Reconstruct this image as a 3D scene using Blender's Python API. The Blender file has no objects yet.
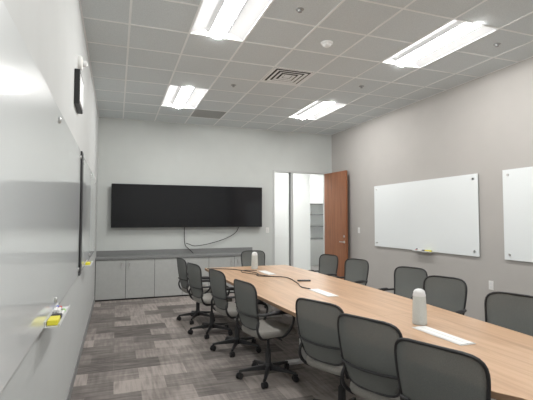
import bpy, bmesh, math, random
from mathutils import Vector, Matrix
random.seed(4)
scene=bpy.context.scene
scene.view_settings.view_transform='Standard'
scene.view_settings.gamma=1.06
scene.view_settings.exposure=0.08
XL,XR,YB,YF,H=-0.35,4.80,8.70,-0.9,3.52
HC=1.52

# ---------------------------------------------------------------- materials
def mat(name,col,rough=0.6,metal=0.0,emit=0,coat=0,noise=0,nscale=30,bump=0,coatr=0.02,spec=0.5):
    m=bpy.data.materials.new(name); m.use_nodes=True
    nt=m.node_tree; b=nt.nodes['Principled BSDF']
    b.inputs['Base Color'].default_value=(*col,1)
    b.inputs['Roughness'].default_value=rough
    b.inputs['Metallic'].default_value=metal
    b.inputs['Specular IOR Level'].default_value=spec
    if coat:
        b.inputs['Coat Weight'].default_value=coat; b.inputs['Coat Roughness'].default_value=coatr
    if emit:
        b.inputs['Emission Color'].default_value=(1,0.985,0.96,1)
        b.inputs['Emission Strength'].default_value=emit
    if noise or bump:
        tc=nt.nodes.new('ShaderNodeTexCoord'); n=nt.nodes.new('ShaderNodeTexNoise')
        n.inputs['Scale'].default_value=nscale; n.inputs['Detail'].default_value=4
        nt.links.new(tc.outputs['Object'],n.inputs['Vector'])
        if noise:
            r=nt.nodes.new('ShaderNodeValToRGB')
            r.color_ramp.elements[0].position=0.3; r.color_ramp.elements[1].position=0.7
            r.color_ramp.elements[0].color=(*[c*(1-noise) for c in col],1)
            r.color_ramp.elements[1].color=(*[min(1,c*(1+noise)) for c in col],1)
            nt.links.new(n.outputs['Fac'],r.inputs['Fac']); nt.links.new(r.outputs['Color'],b.inputs['Base Color'])
        if bump:
            bp=nt.nodes.new('ShaderNodeBump'); bp.inputs['Strength'].default_value=bump; bp.inputs['Distance'].default_value=0.003
            nt.links.new(n.outputs['Fac'],bp.inputs['Height']); nt.links.new(bp.outputs['Normal'],b.inputs['Normal'])
    return m

def wood(name,c1,c2,c3,axis='Y',rough=0.4,coat=0.0):
    m=mat(name,c2,rough,coat=coat); nt=m.node_tree; b=nt.nodes['Principled BSDF']
    tc=nt.nodes.new('ShaderNodeTexCoord'); mp=nt.nodes.new('ShaderNodeMapping')
    s={'Y':(14,0.9,14),'Z':(14,14,0.9)}[axis]
    mp.inputs['Scale'].default_value=s
    nt.links.new(tc.outputs['Object'],mp.inputs['Vector'])
    n=nt.nodes.new('ShaderNodeTexNoise'); n.inputs['Scale'].default_value=1.2; n.inputs['Detail'].default_value=8
    n.inputs['Roughness'].default_value=0.65; n.inputs['Distortion'].default_value=0.6
    nt.links.new(mp.outputs['Vector'],n.inputs['Vector'])
    r=nt.nodes.new('ShaderNodeValToRGB'); e=r.color_ramp.elements
    e[0].position=0.3; e[0].color=(*c1,1); e[1].position=0.72; e[1].color=(*c3,1)
    k=e.new(0.5); k.color=(*c2,1)
    nt.links.new(n.outputs['Fac'],r.inputs['Fac']); nt.links.new(r.outputs['Color'],b.inputs['Base Color'])
    return m

M={}
M['wall_cool']=mat('wall_paint_cool',(0.54,0.565,0.55),0.75,noise=0.02,nscale=3,bump=0.08)
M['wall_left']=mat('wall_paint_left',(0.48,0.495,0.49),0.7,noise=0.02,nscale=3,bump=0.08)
M['wall_warm']=mat('wall_paint_warm',(0.425,0.408,0.388),0.75,noise=0.02,nscale=3,bump=0.08)
M['tile']=mat('ceiling_tile',(0.68,0.73,0.745),0.9,noise=0.07,nscale=90,bump=0.3)
M['grid']=mat('ceiling_grid_white',(0.90,0.92,0.92),0.5)
M['white']=mat('white_paint',(0.8,0.8,0.79),0.45)
M['lamp']=mat('lamp_diffuser',(0.9,0.9,0.9),0.5,emit=60)
M['lampw']=mat('lamp_wing_glow',(0.11,0.11,0.11),0.6,emit=0.50,spec=0.1)  # glow painted onto the reflector wings; base darkened so they stay grey
M['black']=mat('black_plastic',(0.013,0.013,0.015),0.45)
M['blackm']=mat('black_matte',(0.03,0.03,0.032),0.7)
M['screen']=mat('screen_glass',(0.004,0.004,0.006),0.08,spec=0.4)
M['metal']=mat('brushed_metal',(0.6,0.6,0.6),0.3,metal=1)
M['board']=mat('board_glass_white',(0.80,0.84,0.85),0.3,coat=1.0,coatr=0.05,spec=0.2)
M['boardedge']=mat('board_glass_edge',(0.35,0.42,0.42),0.2)
M['cab']=mat('cabinet_laminate',(0.42,0.43,0.42),0.5,noise=0.03,nscale=20)
M['counter']=mat('counter_laminate',(0.19,0.195,0.195),0.45,noise=0.08,nscale=60)
M['gap']=mat('dark_gap',(0.05,0.05,0.05),0.9)
M['base']=mat('rubber_base',(0.22,0.22,0.22),0.7)
M['frame']=mat('door_frame_aluminium',(0.50,0.51,0.51),0.4)
M['oak']=wood('table_oak',(0.36,0.215,0.125),(0.50,0.315,0.19),(0.60,0.40,0.26),'Y',0.34)
M['oakedge']=wood('table_edge',(0.20,0.12,0.07),(0.28,0.17,0.10),(0.33,0.21,0.13),'Y',0.5)
M['doorwood']=wood('door_cherry',(0.17,0.058,0.022),(0.25,0.09,0.036),(0.31,0.125,0.052),'Z',0.4)
M['fabric']=mat('seat_fabric',(0.24,0.23,0.21),0.9,noise=0.15,nscale=200,bump=0.3)
M['silver']=mat('silver_plastic',(0.72,0.73,0.73),0.35)
M['owlbody']=mat('device_fabric',(0.56,0.59,0.57),0.7,noise=0.1,nscale=220)
M['owltop']=mat('device_cap',(0.30,0.31,0.31),0.35)
M['hall']=mat('hall_white',(0.83,0.85,0.84),0.7)
M['hallfloor']=mat('hall_floor',(0.25,0.24,0.23),0.7,noise=0.1,nscale=12)
M['hallfill']=mat('hall_fill_glow',(0.9,0.9,0.9),0.5,emit=20)  # glow for the added hall panels
for n,c in dict(red=(0.6,0.03,0.03),green=(0.25,0.65,0.08),blue=(0.04,0.1,0.5),yellow=(0.80,0.72,0.05)).items():
    M[n]=mat('marker_'+n,c,0.4)
M['cone']=mat('sensor_white',(0.78,0.78,0.76),0.4)
# glass
g=bpy.data.materials.new('clear_glass'); g.use_nodes=True; nt=g.node_tree
for n in list(nt.nodes): nt.nodes.remove(n)
o=nt.nodes.new('ShaderNodeOutputMaterial'); mx=nt.nodes.new('ShaderNodeMixShader'); t=nt.nodes.new('ShaderNodeBsdfTransparent'); gl=nt.nodes.new('ShaderNodeBsdfGlossy')
gl.inputs['Roughness'].default_value=0.03; mx.inputs[0].default_value=0.07
nt.links.new(t.outputs[0],mx.inputs[1]); nt.links.new(gl.outputs[0],mx.inputs[2]); nt.links.new(mx.outputs[0],o.inputs[0]); M['glass']=g
# chair mesh fabric : slightly see-through weave
m=mat('chair_mesh',(0.155,0.163,0.155),0.85,noise=0.12,nscale=260); nt=m.node_tree
b=nt.nodes['Principled BSDF']; o=nt.nodes['Material Output']; mx=nt.nodes.new('ShaderNodeMixShader'); t=nt.nodes.new('ShaderNodeBsdfTransparent')
mx.inputs[0].default_value=0.16
nt.links.new(b.outputs[0],mx.inputs[1]); nt.links.new(t.outputs[0],mx.inputs[2]); nt.links.new(mx.outputs[0],o.inputs[0]); M['mesh']=m
# carpet
m=mat('carpet_planks',(0.2,0.19,0.18),0.95); nt=m.node_tree; b=nt.nodes['Principled BSDF']; L=nt.links.new
tc=nt.nodes.new('ShaderNodeTexCoord')
br=nt.nodes.new('ShaderNodeTexBrick'); br.offset=0.5; br.inputs['Scale'].default_value=1.0
br.inputs['Brick Width'].default_value=0.46; br.inputs['Row Height'].default_value=0.30; br.inputs['Mortar Size'].default_value=0.002
br.inputs['Color1'].default_value=(0,0,0,1); br.inputs['Color2'].default_value=(1,1,1,1); br.inputs['Mortar'].default_value=(0.3,0.3,0.3,1)
L(tc.outputs['Object'],br.inputs['Vector'])
def nz(sc,mapsc,detail=3):
    mp=nt.nodes.new('ShaderNodeMapping'); mp.inputs['Scale'].default_value=mapsc; L(tc.outputs['Object'],mp.inputs['Vector'])
    n=nt.nodes.new('ShaderNodeTexNoise'); n.inputs['Scale'].default_value=sc; n.inputs['Detail'].default_value=detail; L(mp.outputs['Vector'],n.inputs['Vector']); return n
na=nz(1,(3,30,1),2); nb=nz(1,(30,3,1),2); nc=nz(4,(1,1,1),4)
mxv=nt.nodes.new('ShaderNodeMix'); mxv.data_type='FLOAT'
L(br.outputs['Color'],mxv.inputs[0]); L(na.outputs['Fac'],mxv.inputs[2]); L(nb.outputs['Fac'],mxv.inputs[3])
a0=nt.nodes.new('ShaderNodeMath'); a0.operation='MULTIPLY_ADD'; L(mxv.outputs[0],a0.inputs[0]); a0.inputs[1].default_value=0.7; a0.inputs[2].default_value=0.10
a1=nt.nodes.new('ShaderNodeMath'); a1.operation='MULTIPLY_ADD'; L(br.outputs['Color'],a1.inputs[0]); a1.inputs[1].default_value=0.42; L(a0.outputs[0],a1.inputs[2])
a2=nt.nodes.new('ShaderNodeMath'); a2.operation='MULTIPLY_ADD'; L(nc.outputs['Fac'],a2.inputs[0]); a2.inputs[1].default_value=0.38; L(a1.outputs[0],a2.inputs[2])
r=nt.nodes.new('ShaderNodeValToRGB'); e=r.color_ramp.elements
e[0].position=0.50; e[0].color=(0.080,0.070,0.065,1); e[1].position=1.0; e[1].color=(0.34,0.30,0.275,1); k=e.new(0.74); k.color=(0.175,0.155,0.144,1)
a3=nt.nodes.new('ShaderNodeMath'); a3.operation='SUBTRACT'; L(a2.outputs[0],a3.inputs[0]); a3.inputs[1].default_value=0.06
L(a3.outputs[0],r.inputs['Fac']); L(r.outputs['Color'],b.inputs['Base Color'])
M['carpet']=m

# ---------------------------------------------------------------- mesh helpers
def fin(bm,name,mats,parent=None,smooth=False,loc=(0,0,0),rot=(0,0,0),bevel=0):
    me=bpy.data.meshes.new(name); bmesh.ops.recalc_face_normals(bm,faces=bm.faces[:]); bm.to_mesh(me); bm.free()
    for k in (mats if isinstance(mats,(list,tuple)) else [mats]): me.materials.append(M[k])
    if smooth:
        for p in me.polygons: p.use_smooth=True
    ob=bpy.data.objects.new(name,me); scene.collection.objects.link(ob)
    ob.location=loc; ob.rotation_euler=rot
    if parent: ob.parent=parent
    if smooth:
        try: me.set_sharp_from_angle(angle=math.radians(40))
        except Exception: pass
    if bevel:
        bv=ob.modifiers.new('bevel','BEVEL'); bv.width=bevel; bv.segments=2; bv.limit_method='ANGLE'
    return ob
def empty(name,loc=(0,0,0),rot=(0,0,0)):
    e=bpy.data.objects.new(name,None); scene.collection.objects.link(e); e.location=loc; e.rotation_euler=rot; e.empty_display_size=0.1; return e
def box(bm,x0,x1,y0,y1,z0,z1,mi=0,mtx=None):
    vs=[bm.verts.new(Vector(c) if mtx is None else mtx@Vector(c)) for c in
        [(x0,y0,z0),(x1,y0,z0),(x1,y1,z0),(x0,y1,z0),(x0,y0,z1),(x1,y0,z1),(x1,y1,z1),(x0,y1,z1)]]
    for f in [(0,3,2,1),(4,5,6,7),(0,1,5,4),(1,2,6,5),(2,3,7,6),(3,0,4,7)]:
        fc=bm.faces.new([vs[i] for i in f]); fc.material_index=mi
def lathe(bm,prof,seg=24,mtx=None,mi=0,cap=True):
    rings=[]
    for r_,z in prof:
        rings.append([bm.verts.new((mtx or Matrix())@Vector((r_*math.cos(2*math.pi*i/seg),r_*math.sin(2*math.pi*i/seg),z))) for i in range(seg)])
    for a,b_ in zip(rings,rings[1:]):
        for i in range(seg):
            f=bm.faces.new([a[i],a[(i+1)%seg],b_[(i+1)%seg],b_[i]]); f.material_index=mi
    if cap:
        for rg in (rings[0],rings[-1]):
            f=bm.faces.new(rg); f.material_index=mi
def tube(bm,pts,r,seg=8,closed=False,mi=0):
    pts=[Vector(p) for p in pts]; n=len(pts); rings=[]; up=None
    for i,p in enumerate(pts):
        if closed: d=pts[(i+1)%n]-pts[i-1]
        else: d=pts[min(i+1,n-1)]-pts[max(i-1,0)]
        d.normalize()
        if up is None:
            up=d.orthogonal().normalized()
        up=(up-d*up.dot(d)).normalized(); s=d.cross(up)
        rr=r[i] if isinstance(r,(list,tuple)) else r
        rings.append([bm.verts.new(p+up*rr*math.cos(2*math.pi*k/seg)+s*rr*math.sin(2*math.pi*k/seg)) for k in range(seg)])
    prs=list(zip(rings,rings[1:]))
    if closed:
        last,first=rings[-1],rings[0]
        off=min(range(seg),key=lambda o:sum((last[k].co-first[(k+o)%seg].co).length for k in range(seg)))
        prs.append((last,[first[(k+off)%seg] for k in range(seg)]))
    for a,b_ in prs:
        for k in range(seg):
            f=bm.faces.new([a[k],a[(k+1)%seg],b_[(k+1)%seg],b_[k]]); f.material_index=mi
    if not closed:
        for rg in (rings[0],rings[-1]): f=bm.faces.new(rg); f.material_index=mi
def smoothpts(pts,sub=5,closed=False):
    P=[Vector(p) for p in pts]; out=[]; n=len(P)
    rng=range(n) if closed else range(n-1)
    for i in rng:
        if closed: p0,p1,p2,p3=P[i-1],P[i],P[(i+1)%n],P[(i+2)%n]
        else: p0,p1,p2,p3=P[max(i-1,0)],P[i],P[i+1],P[min(i+2,n-1)]
        for k in range(sub):
            t=k/sub
            out.append(0.5*((2*p1)+(-p0+p2)*t+(2*p0-5*p1+4*p2-p3)*t*t+(-p0+3*p1-3*p2+p3)*t**3))
    if not closed: out.append(P[-1])
    return out
def prism(bm,outline,z0,z1,mi_top=0,mi_side=0):
    a=[bm.verts.new((x,y,z0)) for x,y in outline]; b_=[bm.verts.new((x,y,z1)) for x,y in outline]
    f=bm.faces.new(a); f.material_index=mi_side
    f=bm.faces.new(b_); f.material_index=mi_top
    n=len(a)
    for i in range(n):
        f=bm.faces.new([a[i],a[(i+1)%n],b_[(i+1)%n],b_[i]]); f.material_index=mi_side
def simple(name,boxes,mats,parent=None,bevel=0):
    bm=bmesh.new()
    for b_ in boxes: box(bm,*b_)
    return fin(bm,name,mats,parent,bevel=bevel)

# ---------------------------------------------------------------- shell
W=0.12
DX0,DX1,DZ=3.30,4.68,2.62   # sidelight + door rough opening
simple('floor',[(XL-W,XR+W,YF-W,YB,-0.1,0)],'carpet')
simple('wall_left',[(XL-W,XL,YF-W,YB+W,0,H+0.2)],'wall_left')
simple('wall_right',[(XR,XR+W,YF-W,YB+W,0,H+0.2)],'wall_warm')
simple('wall_front',[(XL,XR,YF-W,YF,0,H+0.2)],'wall_cool')
simple('wall_back',[(XL,DX0,YB,YB+W,0,H+0.2),(DX0,DX1,YB,YB+W,DZ,H+0.2),(DX1,XR,YB,YB+W,0,H+0.2)],'wall_cool')
bh=0.10
simple('baseboard_left',[(XL,XL+0.008,YF,8.28,0,bh)],'base')
simple('baseboard_right',[(XR-0.008,XR,YF,YB,0,bh)],'base')
simple('baseboard_back',[(2.82,DX0,YB-0.008,YB,0,bh)],'base')

# ceiling cells
T=0.61; gx0=0.71; gy0=4.41
xs=sorted(set([XL,XR]+[gx0+T*k for k in range(-3,9) if XL<gx0+T*k<XR]))
ys=sorted(set([YF,YB]+[gy0+T*k for k in range(-12,9) if YF<gy0+T*k<YB-0.05]))
fixt=[(fx,fy) for fx in (gx0,gx0+4*T) for fy in (gy0-2*T-5*T,gy0-2*T,gy0+3*T)]  # row nearest the front wall is out of view, added for lighting
vent=(gx0+2*T,gy0+T); ret=(gx0+T,gy0+5*T)
def skip(x,y):
    for fx,fy in fixt:
        if fx-0.01<x<fx+T-0.01 and fy-0.01<y<fy+2*T-0.01: return True
    for vx,vy in (vent,ret):
        if abs(x-vx)<0.01 and abs(y-vy)<0.01: return True
    return False
bm=bmesh.new()
for x0,x1 in zip(xs,xs[1:]):
    for y0,y1 in zip(ys,ys[1:]):
        if skip(x0,y0): continue
        box(bm,x0,x1,y0,y1,H,H+0.02)
fin(bm,'ceiling','tile')
bm=bmesh.new(); gw=0.011
for x in xs:
    box(bm,max(x-gw,XL),min(x+gw,XR),YF,YB,H-0.004,H)
for y in ys:
    cuts=[(fx,fx+T) for fx,fy in fixt if abs(y-(fy+T))<0.02]
    st=XL
    for c0,c1 in sorted(cuts):
        box(bm,st,c0,max(y-gw,YF),min(y+gw,YB),H-0.0039,H); st=c1
    box(bm,st,XR,max(y-gw,YF),min(y+gw,YB),H-0.0039,H)
fin(bm,'trim_1_ceiling_grid','grid')
simple('ceiling_plenum',[(XL,XR,YF,YB,H+0.19,H+0.2)],'white')

# troffers
def troffer(fx,fy):
    e=empty('ceiling_light_fixture',(fx+T/2,fy+T,H))
    hw=T/2-gw; hl=T-gw
    bm=bmesh.new()
    prof=[(-hw,0.0),(-hw+0.012,0.004),(-0.20,0.045),(-0.13,0.065),(-0.085,0.055)]
    def strip(p,y0,y1):
        for (xa,za),(xb,zb) in zip(p,p[1:]):
            f=bm.faces.new([bm.verts.new((xa,y0,za)),bm.verts.new((xb,y0,zb)),bm.verts.new((xb,y1,zb)),bm.verts.new((xa,y1,za))])
    strip(prof,-hl,hl); strip([(-x,z) for x,z in prof],-hl,hl)
    fin(bm,'reflector_wings','lampw',e)
    bm=bmesh.new()
    strip([(0.085*math.cos(math.pi*k/8),0.055-0.08*math.sin(math.pi*k/8)) for k in range(9)],-hl,hl)
    fin(bm,'diffuser','lamp',e)
    bm=bmesh.new(); 
    box(bm,-hw,hw,-hl-0.004,-hl,0,0.09); box(bm,-hw,hw,hl,hl+0.004,0,0.09); box(bm,-hw,hw,-hl,hl,0.085,0.09)
    box(bm,-hw-0.004,-hw,-hl,hl,0,0.09); box(bm,hw,hw+0.004,-hl,hl,0,0.09)
    fin(bm,'housing','white',e)
    bm=bmesh.new()
    for x in (-0.088,0.088): box(bm,x-0.003,x+0.003,-hl,hl,0.03,0.058)
    fin(bm,'basket_rails','grid',e)
for f in fixt: troffer(*f)
# supply diffuser (louvres)
e=empty('air_supply_diffuser',(vent[0]+T/2,vent[1]+T/2,H)); h=T/2-gw
bm=bmesh.new()
for k,s in enumerate((h,h*0.78,h*0.56,h*0.34)):
    z=-0.006; s2=s-0.040
    o=[(s,s),(-s,s),(-s,-s),(s,-s)]; i=[(s2,s2),(-s2,s2),(-s2,-s2),(s2,-s2)]
    for q in range(4):
        a,b_=o[q],o[(q+1)%4]; c,d=i[(q+1)%4],i[q]
        bm.faces.new([bm.verts.new((*a,z)),bm.verts.new((*b_,z)),bm.verts.new((*c,z+0.006)),bm.verts.new((*d,z+0.006))])
box(bm,-0.05,0.05,-0.05,0.05,0.0,0.004)
fin(bm,'louvres','grid',e)
simple('duct',[(-h,h,-h,h,0.02,0.025)],'gap',e)
e=empty('air_return_grille',(ret[0]+T/2,ret[1]+T/2,H))
bm=bmesh.new()
for k in range(24):
    y=-h+2*h*(k+0.5)/24; box(bm,-h,h,y-0.006,y+0.006,0,0.012)
fin(bm,'slats','cab',e); simple('backing',[(-h,h,-h,h,0.02,0.024)],'counter',e)
# smoke detector, sprinklers
bm=bmesh.new(); lathe(bm,[(0.0,-0.05),(0.03,-0.048),(0.045,-0.038),(0.05,-0.022),(0.065,-0.016),(0.068,0)],28,cap=False)
fin(bm,'smoke_detector','grid',None,True,(2.22,4.12,H))
for x,y in ((1.62,3.54),(4.07,3.49),(1.62,5.93),(3.45,5.32)):
    bm=bmesh.new(); lathe(bm,[(0.04,0),(0.038,-0.005),(0.015,-0.008),(0.012,-0.02),(0.02,-0.024),(0.02,-0.027),(0.001,-0.028)],16)
    fin(bm,'fire_sprinkler','owltop',None,True,(x,y,H-0.0001))

# ---------------------------------------------------------------- glass boards
def board(side,y0,y1,z0=0.99,z1=2.16):
    s=1 if side=='L' else -1; xw=XL if side=='L' else XR
    e=empty('glass_whiteboard',(xw,(y0+y1)/2,(z0+z1)/2)); w=(y1-y0)/2; hh=(z1-z0)/2
    bm=bmesh.new(); a,b_=sorted((s*0.02,s*0.028)); box(bm,a,b_,-w,w,-hh,hh)
    fin(bm,'glass_panel','board',e,bevel=0.002)
    bm=bmesh.new(); a,b_=sorted((s*0.018,s*0.02)); box(bm,a,b_,-w+0.002,w-0.002,-hh+0.002,hh-0.002)
    fin(bm,'back_panel','boardedge',e)
    bm=bmesh.new()
    for yy in (-w+0.08,0 if w>1.3 else -w+0.08,w-0.08):
        for zz in (-hh+0.07,hh-0.07):
            m=Matrix.Translation((0,yy,zz))@Matrix.Rotation(s*math.pi/2,4,'Y'); lathe(bm,[(0.012,0.0005),(0.012,0.026),(0.017,0.028),(0.017,0.038),(0.014,0.041)],16,m)
    fin(bm,'standoffs','metal',e,True)
board('L',1.05,4.24); board('L',4.46,7.25)
board('R',4.46,6.95); board('R',1.55,4.06)
simple('trim_2_board_gap_strip',[(XL,XL+0.04,4.26,4.44,0.99,2.16)],'black')  # black strip standing in for the dark gap between the boards

def tray(xw,s,y,z,cols,L_=0.42):
    e=empty('marker_tray',(xw,y,z))
    def bx(a,b_,*r): 
        a,b_=sorted((s*a,s*b_)); return (a,b_,*r)
    simple('shelf',[bx(0.029,0.095,-L_/2,L_/2,0.0,0.005),bx(0.092,0.096,-L_/2,L_/2,0.005,0.016),bx(0.029,0.032,-L_/2,L_/2,0.005,0.03)],'silver',e)
    simple('bracket',[bx(0.0005,0.03,-0.05,0.05,-0.02,0.01)],'silver',e)
    simple('eraser',[bx(0.036,0.085,-L_/2+0.02,-L_/2+0.13,0.006,0.032)],'yellow',e,0.004)
    simple('eraser_felt',[bx(0.036,0.085,-L_/2+0.15,-L_/2+0.2,0.006,0.03)],'blackm',e,0.004)
    for i,c in enumerate(cols):
        bm=bmesh.new(); yy=-L_/2+0.23+0.02*(i%2); xx=s*(0.042+0.018*(i%3)); zz=0.0145+0.017*(i//3)
        m=Matrix.Translation((xx,yy,zz))@Matrix.Rotation(-math.pi/2,4,'X')
        lathe(bm,[(0.008,0),(0.0085,0.01),(0.0085,0.085)],12,m,0)
        lathe(bm,[(0.009,0.086),(0.009,0.12),(0.006,0.13)],12,m,1)
        fin(bm,'marker_%d'%(i+1),['white',c],e,True)
tray(XL,1,2.55,0.985,['red','black','green','blue','red'],0.5)
tray(XL,1,5.25,1.0,['yellow','red','green'],0.45)
tray(XR,-1,5.57,0.985,['green','blue','red','black'],0.42)

# wall devices left
e=empty('wall_clock',(XL,3.98,2.64))
simple('case',[(0,0.045,-0.19,0.19,-0.15,0.15)],'black',e,0.006)
simple('face',[(0.0451,0.047,-0.165,0.165,-0.115,0.115)],'silver',e)
e=empty('fire_alarm_strobe',(XL,4.12,2.95))
bm=bmesh.new(); m=Matrix.Rotation(math.pi/2,4,'Y'); lathe(bm,[(0.07,0),(0.07,0.02),(0.06,0.035),(0.03,0.04)],24,m); fin(bm,'housing','cone',e,True)
bm=bmesh.new(); lathe(bm,[(0.028,0.04),(0.028,0.06),(0.02,0.075),(0.005,0.08)],20,m); fin(bm,'lens','silver',e,True)
# plates
def plate(name,x,y,z,s,kind,rot=0):
    e=empty(name,(x,y,z),(0,0,rot)); 
    def bx(a,b_,*r): 
        a,b_=sorted((s*a,s*b_)); return (a,b_,*r)
    simple('cover',[bx(0,0.006,-0.037,0.037,-0.06,0.06)],'cone',e,0.002)
    if kind=='o': simple('sockets',[bx(0.006,0.008,-0.017,0.017,0.008,0.04),bx(0.006,0.008,-0.017,0.017,-0.04,-0.008)],'silver',e,0.001)
    else: simple('rocker',[bx(0.006,0.011,-0.016,0.016,-0.033,0.033)],'silver',e,0.002)
plate('light_switch',XR,7.55,1.28,-1,'s')
plate('wall_outlet',XR,4.20,0.45,-1,'o')
plate('wall_outlet',XR,4.30,0.62,-1,'o')
plate('light_switch',3.17,YB,1.27,1,'s',-math.pi/2)

# ---------------------------------------------------------------- TV
e=empty('wall_mounted_display',(1.455,8.60,1.777))
simple('chassis',[(-1.55,1.55,-0.02,0.03,-0.432,0.432)],'black',e,0.006)
simple('panel',[(-1.54,1.54,-0.022,-0.0199,-0.42,0.424)],'screen',e)
simple('mount',[(-0.5,0.5,0.03,0.10,-0.2,0.2)],'blackm',e)
simple('bottom_trim',[(-1.55,1.55,-0.024,-0.018,-0.432,-0.426)],'gap',e)
bm=bmesh.new()
tube(bm,smoothpts([(1.33,8.655,1.36),(1.33,8.66,1.15),(1.35,8.66,0.98),(1.42,8.62,0.90),(1.5,8.55,0.815)]),0.008)
tube(bm,smoothpts([(2.5,8.655,1.36),(2.42,8.66,1.22),(2.2,8.66,1.10),(1.85,8.65,1.0),(1.55,8.62,0.96),(1.42,8.6,1.0),(1.36,8.6,1.02)]),0.007)
fin(bm,'display_cable','black',None,True)

# ---------------------------------------------------------------- credenza
CF=8.28; cx0,cx1=XL+0.001,2.80
e=empty('credenza_cabinet')
simple('carcass',[(cx0,cx1,CF+0.02,YB-0.001,0.09,0.755)],'gap',e)
simple('toe_kick',[(cx0,cx1-0.02,CF+0.06,YB-0.001,0,0.09)],'gap',e)
simple('end_panel',[(cx1,cx1+0.012,CF,YB-0.001,0,0.755)],'cab',e)
simple('countertop',[(cx0,cx1+0.015,CF-0.015,YB-0.001,0.755,0.795)],'counter',e,0.003)
simple('backsplash',[(cx0,cx1+0.015,YB-0.02,YB-0.001,0.795,0.90)],'counter',e)
ed=[cx0+0.006]+[0.185+0.5275*k for k in range(5)]+[cx1]
bxs=[];pulls=[]
for i,(a,b_) in enumerate(zip(ed,ed[1:])):
    bxs.append((a+0.004,b_-0.004,CF,CF+0.019,0.03,0.748))
    px=b_-0.07 if i%2==0 else a+0.07
    pulls.append((px-0.006,px+0.006,CF-0.028,CF-0.018,0.60,0.71)); pulls+= [(px-0.005,px+0.005,CF-0.02,CF,0.61,0.62),(px-0.005,px+0.005,CF-0.02,CF,0.69,0.70)]
simple('doors',bxs,'cab',e,0.002); simple('pulls',pulls,'metal',e,0.001)

# ---------------------------------------------------------------- door, sidelight, hall
e=empty('door_frame')
fy0,fy1=YB-0.02,YB+W+0.02
simple('frame',[(DX0,DX0+0.04,fy0,fy1,0,DZ),(3.74,3.79,fy0,fy1,0,DZ-0.04),(DX1-0.045,DX1,fy0,fy1,0,DZ),(DX0+0.04,DX1-0.045,fy0,fy1,DZ-0.04,DZ),(DX0+0.04,3.74,fy0,fy1,0,0.06)],'frame',e,0.003)
simple('gaskets',[(3.737,3.74,YB+0.03,YB+0.08,0.06,DZ-0.04),(3.79,3.80,YB+0.02,YB+0.06,0,DZ-0.04)],'black',e)
simple('window_1',[(DX0+0.042,3.736,YB+0.05,YB+0.056,0.062,DZ-0.042)],'glass')
dl=0.85
e=empty('door_1',(4.625,YB-0.025,0),(0,0,math.radians(-85)))
simple('leaf',[(0,dl,-0.045,0,0.01,DZ-0.05)],'doorwood',e,0.002)
bm=bmesh.new()
for s in (1,-1):
    yb=0 if s==1 else -0.045
    m=Matrix.Translation((dl-0.07,yb,1.02))@Matrix.Rotation(-s*math.pi/2,4,'X'); lathe(bm,[(0.028,0),(0.028,0.008),(0.011,0.01),(0.011,0.045)],20,m)
    tube(bm,smoothpts([(dl-0.07,yb+s*0.045,1.02),(dl-0.11,yb+s*0.048,1.02),(dl-0.19,yb+s*0.043,1.02)],3),0.009)
    m=Matrix.Translation((dl-0.07,yb,1.14))@Matrix.Rotation(-s*math.pi/2,4,'X'); lathe(bm,[(0.024,0),(0.022,0.012)],20,m)
fin(bm,'lever_handle','metal',e,True)
simple('hinges',[(-0.012,0.004,-0.004,0.012,z,z+0.11) for z in (0.2,0.95,1.7,2.35)],'metal',e,0.002)
# hall
HY=10.6
simple('floor_hall',[(1.6,7.6,YB,HY+2.2,-0.1,-0.0005)],'hallfloor')
simple('wall_hall_far',[(1.6,5.15,HY,HY+0.1,0,3.1)],'hall')
simple('wall_hall_room',[(5.05,7.6,HY+2.1,HY+2.2,0,3.1),(5.05,5.15,HY+0.1,HY+2.1,0,3.1)],'hall')
simple('wall_hall_left',[(1.5,1.6,YB+W,HY+0.1,0,3.1)],'hall')
simple('wall_hall_right',[(7.6,7.7,YB+W,HY+2.2,0,3.1)],'hall')
simple('wall_hall_near',[(XR+W,7.6,YB,YB+W,0,3.1)],'hall')
simple('ceiling_hall',[(1.5,7.7,YB+W,HY+2.2,3.1,3.2)],'hall')
simple('hall_fill_panels',[(3.4,4.6,9.3,9.9,3.08,3.0995),(5.8,6.4,10.9,12.1,3.08,3.0995)],'hallfill')  # unseen glowing panels, added to brighten the hall behind the doorway
e=empty('hall_shelf_unit',(6.1,HY+1.9,0))
simple('shelves',[(-0.5,1.0,-0.2,0.19,z,z+0.03) for z in (0.85,1.25,1.65,2.0)],'counter',e)
simple('cabinet',[(-0.5,1.0,-0.3,0.19,0,0.84)],'cab',e)
simple('sides',[(-0.53,-0.5,-0.2,0.19,0,2.03),(1.0,1.03,-0.2,0.19,0,2.03)],'white',e)

# ---------------------------------------------------------------- table
left=[(1.78,0.75),(1.72,1.30),(1.62,1.52),(1.56,1.95),(1.49,2.5),(1.43,3.2),(1.385,4.2),(1.36,5.2),(1.35,6.65)]
right=[(2.76,6.65),(2.80,5.2),(2.78,4.0),(2.72,3.0),(2.66,2.2),(2.60,1.5),(2.52,0.75)]
L1=[(p.x,p.y) for p in smoothpts([(x,y,0) for x,y in left],4)]
R1=[(p.x,p.y) for p in smoothpts([(x,y,0) for x,y in right],4)]
e=empty('conference_table')
bm=bmesh.new(); prism(bm,L1+R1,0.695,0.73,0,1)
fin(bm,'table_top',['oak','oakedge'],e,bevel=0.003)
bxs=[]
for y in (1.0,4.08,6.1):
    bxs+=[(1.86,1.92,y-0.03,y+0.03,0.03,0.66),(2.22,2.28,y-0.03,y+0.03,0.03,0.66),(1.70,2.45,y-0.04,y+0.04,0,0.03),(1.62,2.55,y-0.03,y+0.03,0.66,0.695)]
bxs.append((2.04,2.10,1.0,6.1,0.62,0.66))
simple('legs',bxs,'white',e,0.004)
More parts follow.
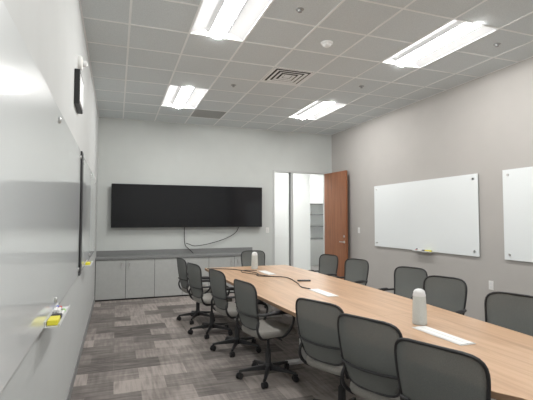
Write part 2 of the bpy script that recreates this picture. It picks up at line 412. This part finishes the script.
for y in (2.9,5.0):
    x0=1.44 if y<4 else 1.363; x1=2.71 if y<4 else 2.797
    simple('seam',[(x0+0.01,x1-0.01,y-0.0008,y+0.0008,0.7299,0.7302)],'oakedge',e)
def module(y,x=2.09,l=0.46):
    e=empty('table_power_module',(x,y,0.73))
    simple('rim',[(-0.06,0.06,-l/2,l/2,0.0003,0.005)],'silver',e,0.002)
    simple('lid',[(-0.05,-0.002,-l/2+0.01,l/2-0.01,0.005,0.008),(0.002,0.05,-l/2+0.01,l/2-0.01,0.005,0.008)],'white',e,0.001)
    simple('gap_line',[(-0.0022,0.0022,-l/2+0.01,l/2-0.01,0.005,0.0055),(-0.055,0.055,-l/2+0.0075,-l/2+0.01,0.005,0.0055)],'blackm',e)
module(2.28); module(4.0); module(5.75)
def owl(x,y,hh,name='conference_camera_speaker'):
    e=empty(name,(x,y,0.7305)); k=hh/0.26
    bm=bmesh.new(); lathe(bm,[(0.045,0),(0.052,0.004),(0.053,0.02),(0.051,0.10),(0.047,0.19*k),(0.046,0.205*k)],36); fin(bm,'body','owlbody',e,True)
    bm=bmesh.new(); lathe(bm,[(0.0465,0.2055*k),(0.0465,0.215*k),(0.044,0.222*k)],36); fin(bm,'ring','silver',e,True)
    bm=bmesh.new(); lathe(bm,[(0.043,0.2225*k),(0.042,0.236*k),(0.034,0.248*k),(0.018,0.256*k),(0.002,0.259*k)],36); fin(bm,'cap','silver',e,True)
owl(2.16,2.58,0.265); owl(2.07,6.27,0.27)
e=empty('remote_control',(2.25,4.82,0.7305),(0,0,math.radians(70)))
simple('case',[(-0.024,0.024,-0.085,0.085,0,0.018)],'black',e,0.005)
simple('buttons',[(-0.014+0.012*i,-0.006+0.012*i,-0.06+0.018*j,-0.05+0.018*j,0.018,0.0195) for i in range(3) for j in range(6)],'counter',e)
bm=bmesh.new()
tube(bm,smoothpts([(1.36,6.5,0.737),(1.7,6.3,0.737),(1.93,5.75,0.737),(1.85,5.45,0.737),(2.15,5.2,0.737),(2.1,4.7,0.737),(2.02,4.4,0.737),(2.06,4.25,0.737)]),0.006)
tube(bm,smoothpts([(2.01,5.98,0.738),(1.85,6.1,0.737),(1.75,5.9,0.737),(1.88,5.6,0.737),(2.02,5.3,0.737)]),0.005)
fin(bm,'table_cable','black',None,True)

# ---------------------------------------------------------------- chairs
def backpt(u,v):
    n=5.0; wv=(0.195+0.04*v)*(max(0,1-abs(2*v-1)**n))**(1/n)
    y=u*wv; z=0.50+0.435*v
    x=-0.225-0.075*v-0.025*math.sin(math.pi*v)*0.6+0.045*(y/0.235)**2
    return Vector((x,y,z))
def build_chair_parts():
    P=[]
    NV,NU=22,12; vs=[0.5-0.5*math.cos(math.pi*k/NV) for k in range(NV+1)]; vs=[0.0004+0.9992*v for v in vs]
    bm=bmesh.new(); rows=[[bm.verts.new(backpt(-1+2*i/NU,v)) for i in range(NU+1)] for v in vs]
    for a,b_ in zip(rows,rows[1:]):
        for i in range(NU): bm.faces.new([a[i],a[i+1],b_[i+1],b_[i]])
    P.append((bm,'back_mesh','mesh','solid'))
    bm=bmesh.new()
    loop=[backpt(-1,v) for v in vs]+[backpt(1,v) for v in reversed(vs)]
    tube(bm,loop,0.009,8,True)
    tube(bm,[backpt(-1,0.3)+Vector((-0.012,0,0)),backpt(-0.5,0.3)+Vector((-0.02,0,0)),backpt(0,0.3)+Vector((-0.022,0,0)),backpt(0.5,0.3)+Vector((-0.02,0,0)),backpt(1,0.3)+Vector((-0.012,0,0))],0.009)
    P.append((bm,'back_frame','black',''))
    bm=bmesh.new()
    for s in (-1,1):
        b0=backpt(s,0.36); 
        tube(bm,smoothpts([b0,(-0.20,s*0.235,0.655),(-0.08,s*0.25,0.655),(0.06,s*0.25,0.65),(0.125,s*0.25,0.62),(0.13,s*0.245,0.56),(0.09,s*0.235,0.48),(0.03,s*0.21,0.425),(0.0,s*0.12,0.405)],5),0.0125)
        tube(bm,smoothpts([backpt(s,0.2),(-0.235,s*0.21,0.53),(-0.21,s*0.205,0.46),(-0.15,s*0.17,0.415),(-0.04,s*0.08,0.40)],5),0.0125)
        tube(bm,smoothpts([(-0.15,s*0.25,0.661),(-0.06,s*0.252,0.664),(0.04,s*0.252,0.662),(0.09,s*0.252,0.65)],3),[0.012]+[0.018]*8+[0.012])
    P.append((bm,'arm_frame','black',''))
    bm=bmesh.new(); N=40; rings=[]
    def se(a,rx,ry,n=4.0):
        c,s_=math.cos(a),math.sin(a); return (math.copysign(abs(c)**(2/n),c)*rx,math.copysign(abs(s_)**(2/n),s_)*ry)
    for rr,z in ((0.86,0.430),(0.97,0.434),(1.0,0.452),(0.99,0.474),(0.94,0.488),(0.8,0.492),(0.5,0.485),(0.2,0.482)):
        ring=[]
        for k in range(N):
            x,y=se(2*math.pi*k/N,0.235*rr,0.225*rr); dz=-0.03*max(0,(x-0.12)/0.115)**2
            ring.append(bm.verts.new((x+0.01,y,z+dz)))
        rings.append(ring)
    for a,b_ in zip(rings,rings[1:]):
        for k in range(N): bm.faces.new([a[k],a[(k+1)%N],b_[(k+1)%N],b_[k]])
    bm.faces.new(rings[0]); bm.faces.new(rings[-1])
    P.append((bm,'seat_cushion','fabric',''))
    bm=bmesh.new()
    box(bm,-0.17,0.17,-0.15,0.15,0.415,0.432); box(bm,-0.10,0.10,-0.07,0.07,0.375,0.416)
    tube(bm,[(0.02,-0.08,0.395),(0.02,-0.22,0.40)],0.006)
    P.append((bm,'seat_mechanism','black','bev'))
    bm=bmesh.new()
    lathe(bm,[(0.028,0.12),(0.028,0.26),(0.022,0.262),(0.022,0.27),(0.014,0.272),(0.014,0.38)],20); P.append((bm,'gas_lift','blackm',''))
    bm=bmesh.new(); lathe(bm,[(0.035,0.065),(0.045,0.075),(0.045,0.12),(0.034,0.135)],24)
    for k in range(5):
        a=2*math.pi*k/5+0.3; d=Vector((math.cos(a),math.sin(a),0))
        q=Vector((-d.y,d.x,0))
        secs=[(0.03,0.022,0.075,0.125),(0.16,0.018,0.072,0.105),(0.285,0.014,0.066,0.084)]
        rg=[[bm.verts.new(d*r_+q*w_*s+Vector((0,0,z))) for s,z in ((-1,z0),(1,z0),(0.7,z1),(-0.7,z1))] for r_,w_,z0,z1 in secs]
        for A,B in zip(rg,rg[1:]):
            for i in range(4): bm.faces.new([A[i],A[(i+1)%4],B[(i+1)%4],B[i]])
        bm.faces.new(rg[0]); bm.faces.new(rg[-1])
    P.append((bm,'star_base','black','bev'))
    bm=bmesh.new()
    for k in range(5):
        a=2*math.pi*k/5+0.3; c=Vector((math.cos(a)*0.278,math.sin(a)*0.278,0.029))
        for s in (-1,1):
            m=Matrix.Translation(c)@Matrix.Rotation(a+0.7,4,'Z')@Matrix.Translation((0,s*0.016,0))@Matrix.Rotation(math.pi/2,4,'X')
            lathe(bm,[(0.022,-0.010),(0.0285,-0.007),(0.0285,0.007),(0.022,0.010)],18,m)
        lathe(bm,[(0.009,0.02),(0.009,0.07)],10,Matrix.Translation((c.x,c.y,0)))
        m=Matrix.Translation(c)@Matrix.Rotation(a+0.7,4,'Z'); box(bm,-0.02,0.024,-0.006,0.006,0.0,0.036,0,m)
    P.append((bm,'casters','black',''))
    return P
parts=None
def chair(x,y,deg):
    global parts
    e=empty('office_chair',(x,y,0.0005),(0,0,math.radians(deg)))
    if parts is None:
        parts=[]
        for bm,n,mk,fl in build_chair_parts():
            ob=fin(bm,n,mk,e,fl!='bev',bevel=0.003 if fl=='bev' else 0)
            if fl=='solid':
                s=ob.modifiers.new('s','SOLIDIFY'); s.thickness=0.005; s.offset=0
            parts.append(ob)
    else:
        for p in parts:
            ob=p.copy(); scene.collection.objects.link(ob); ob.parent=e
for c in [(1.655,1.66,20),(1.65,2.23,21),(1.61,2.79,22),(1.40,3.82,10),(1.35,4.74,10),(1.22,5.52,12),(1.18,6.3,8),
          (2.64,2.31,195),(2.84,3.24,197),(3.07,4.04,196),(3.02,5.15,195),(2.99,5.95,192),(2.35,6.98,-92)]:
    chair(*c)

# ---------------------------------------------------------------- world & camera
w=bpy.data.worlds.new('World'); scene.world=w; w.use_nodes=True
w.node_tree.nodes['Background'].inputs[0].default_value=(0.6,0.65,0.7,1); w.node_tree.nodes['Background'].inputs[1].default_value=0.3
cam=bpy.data.cameras.new('Camera'); co=bpy.data.objects.new('Camera',cam); scene.collection.objects.link(co)
cam.sensor_width=36; cam.lens=36*415/533; cam.clip_start=0.02
co.location=(0,0,HC); co.rotation_euler=(math.radians(92.6),0,math.radians(-19.9))
scene.camera=co
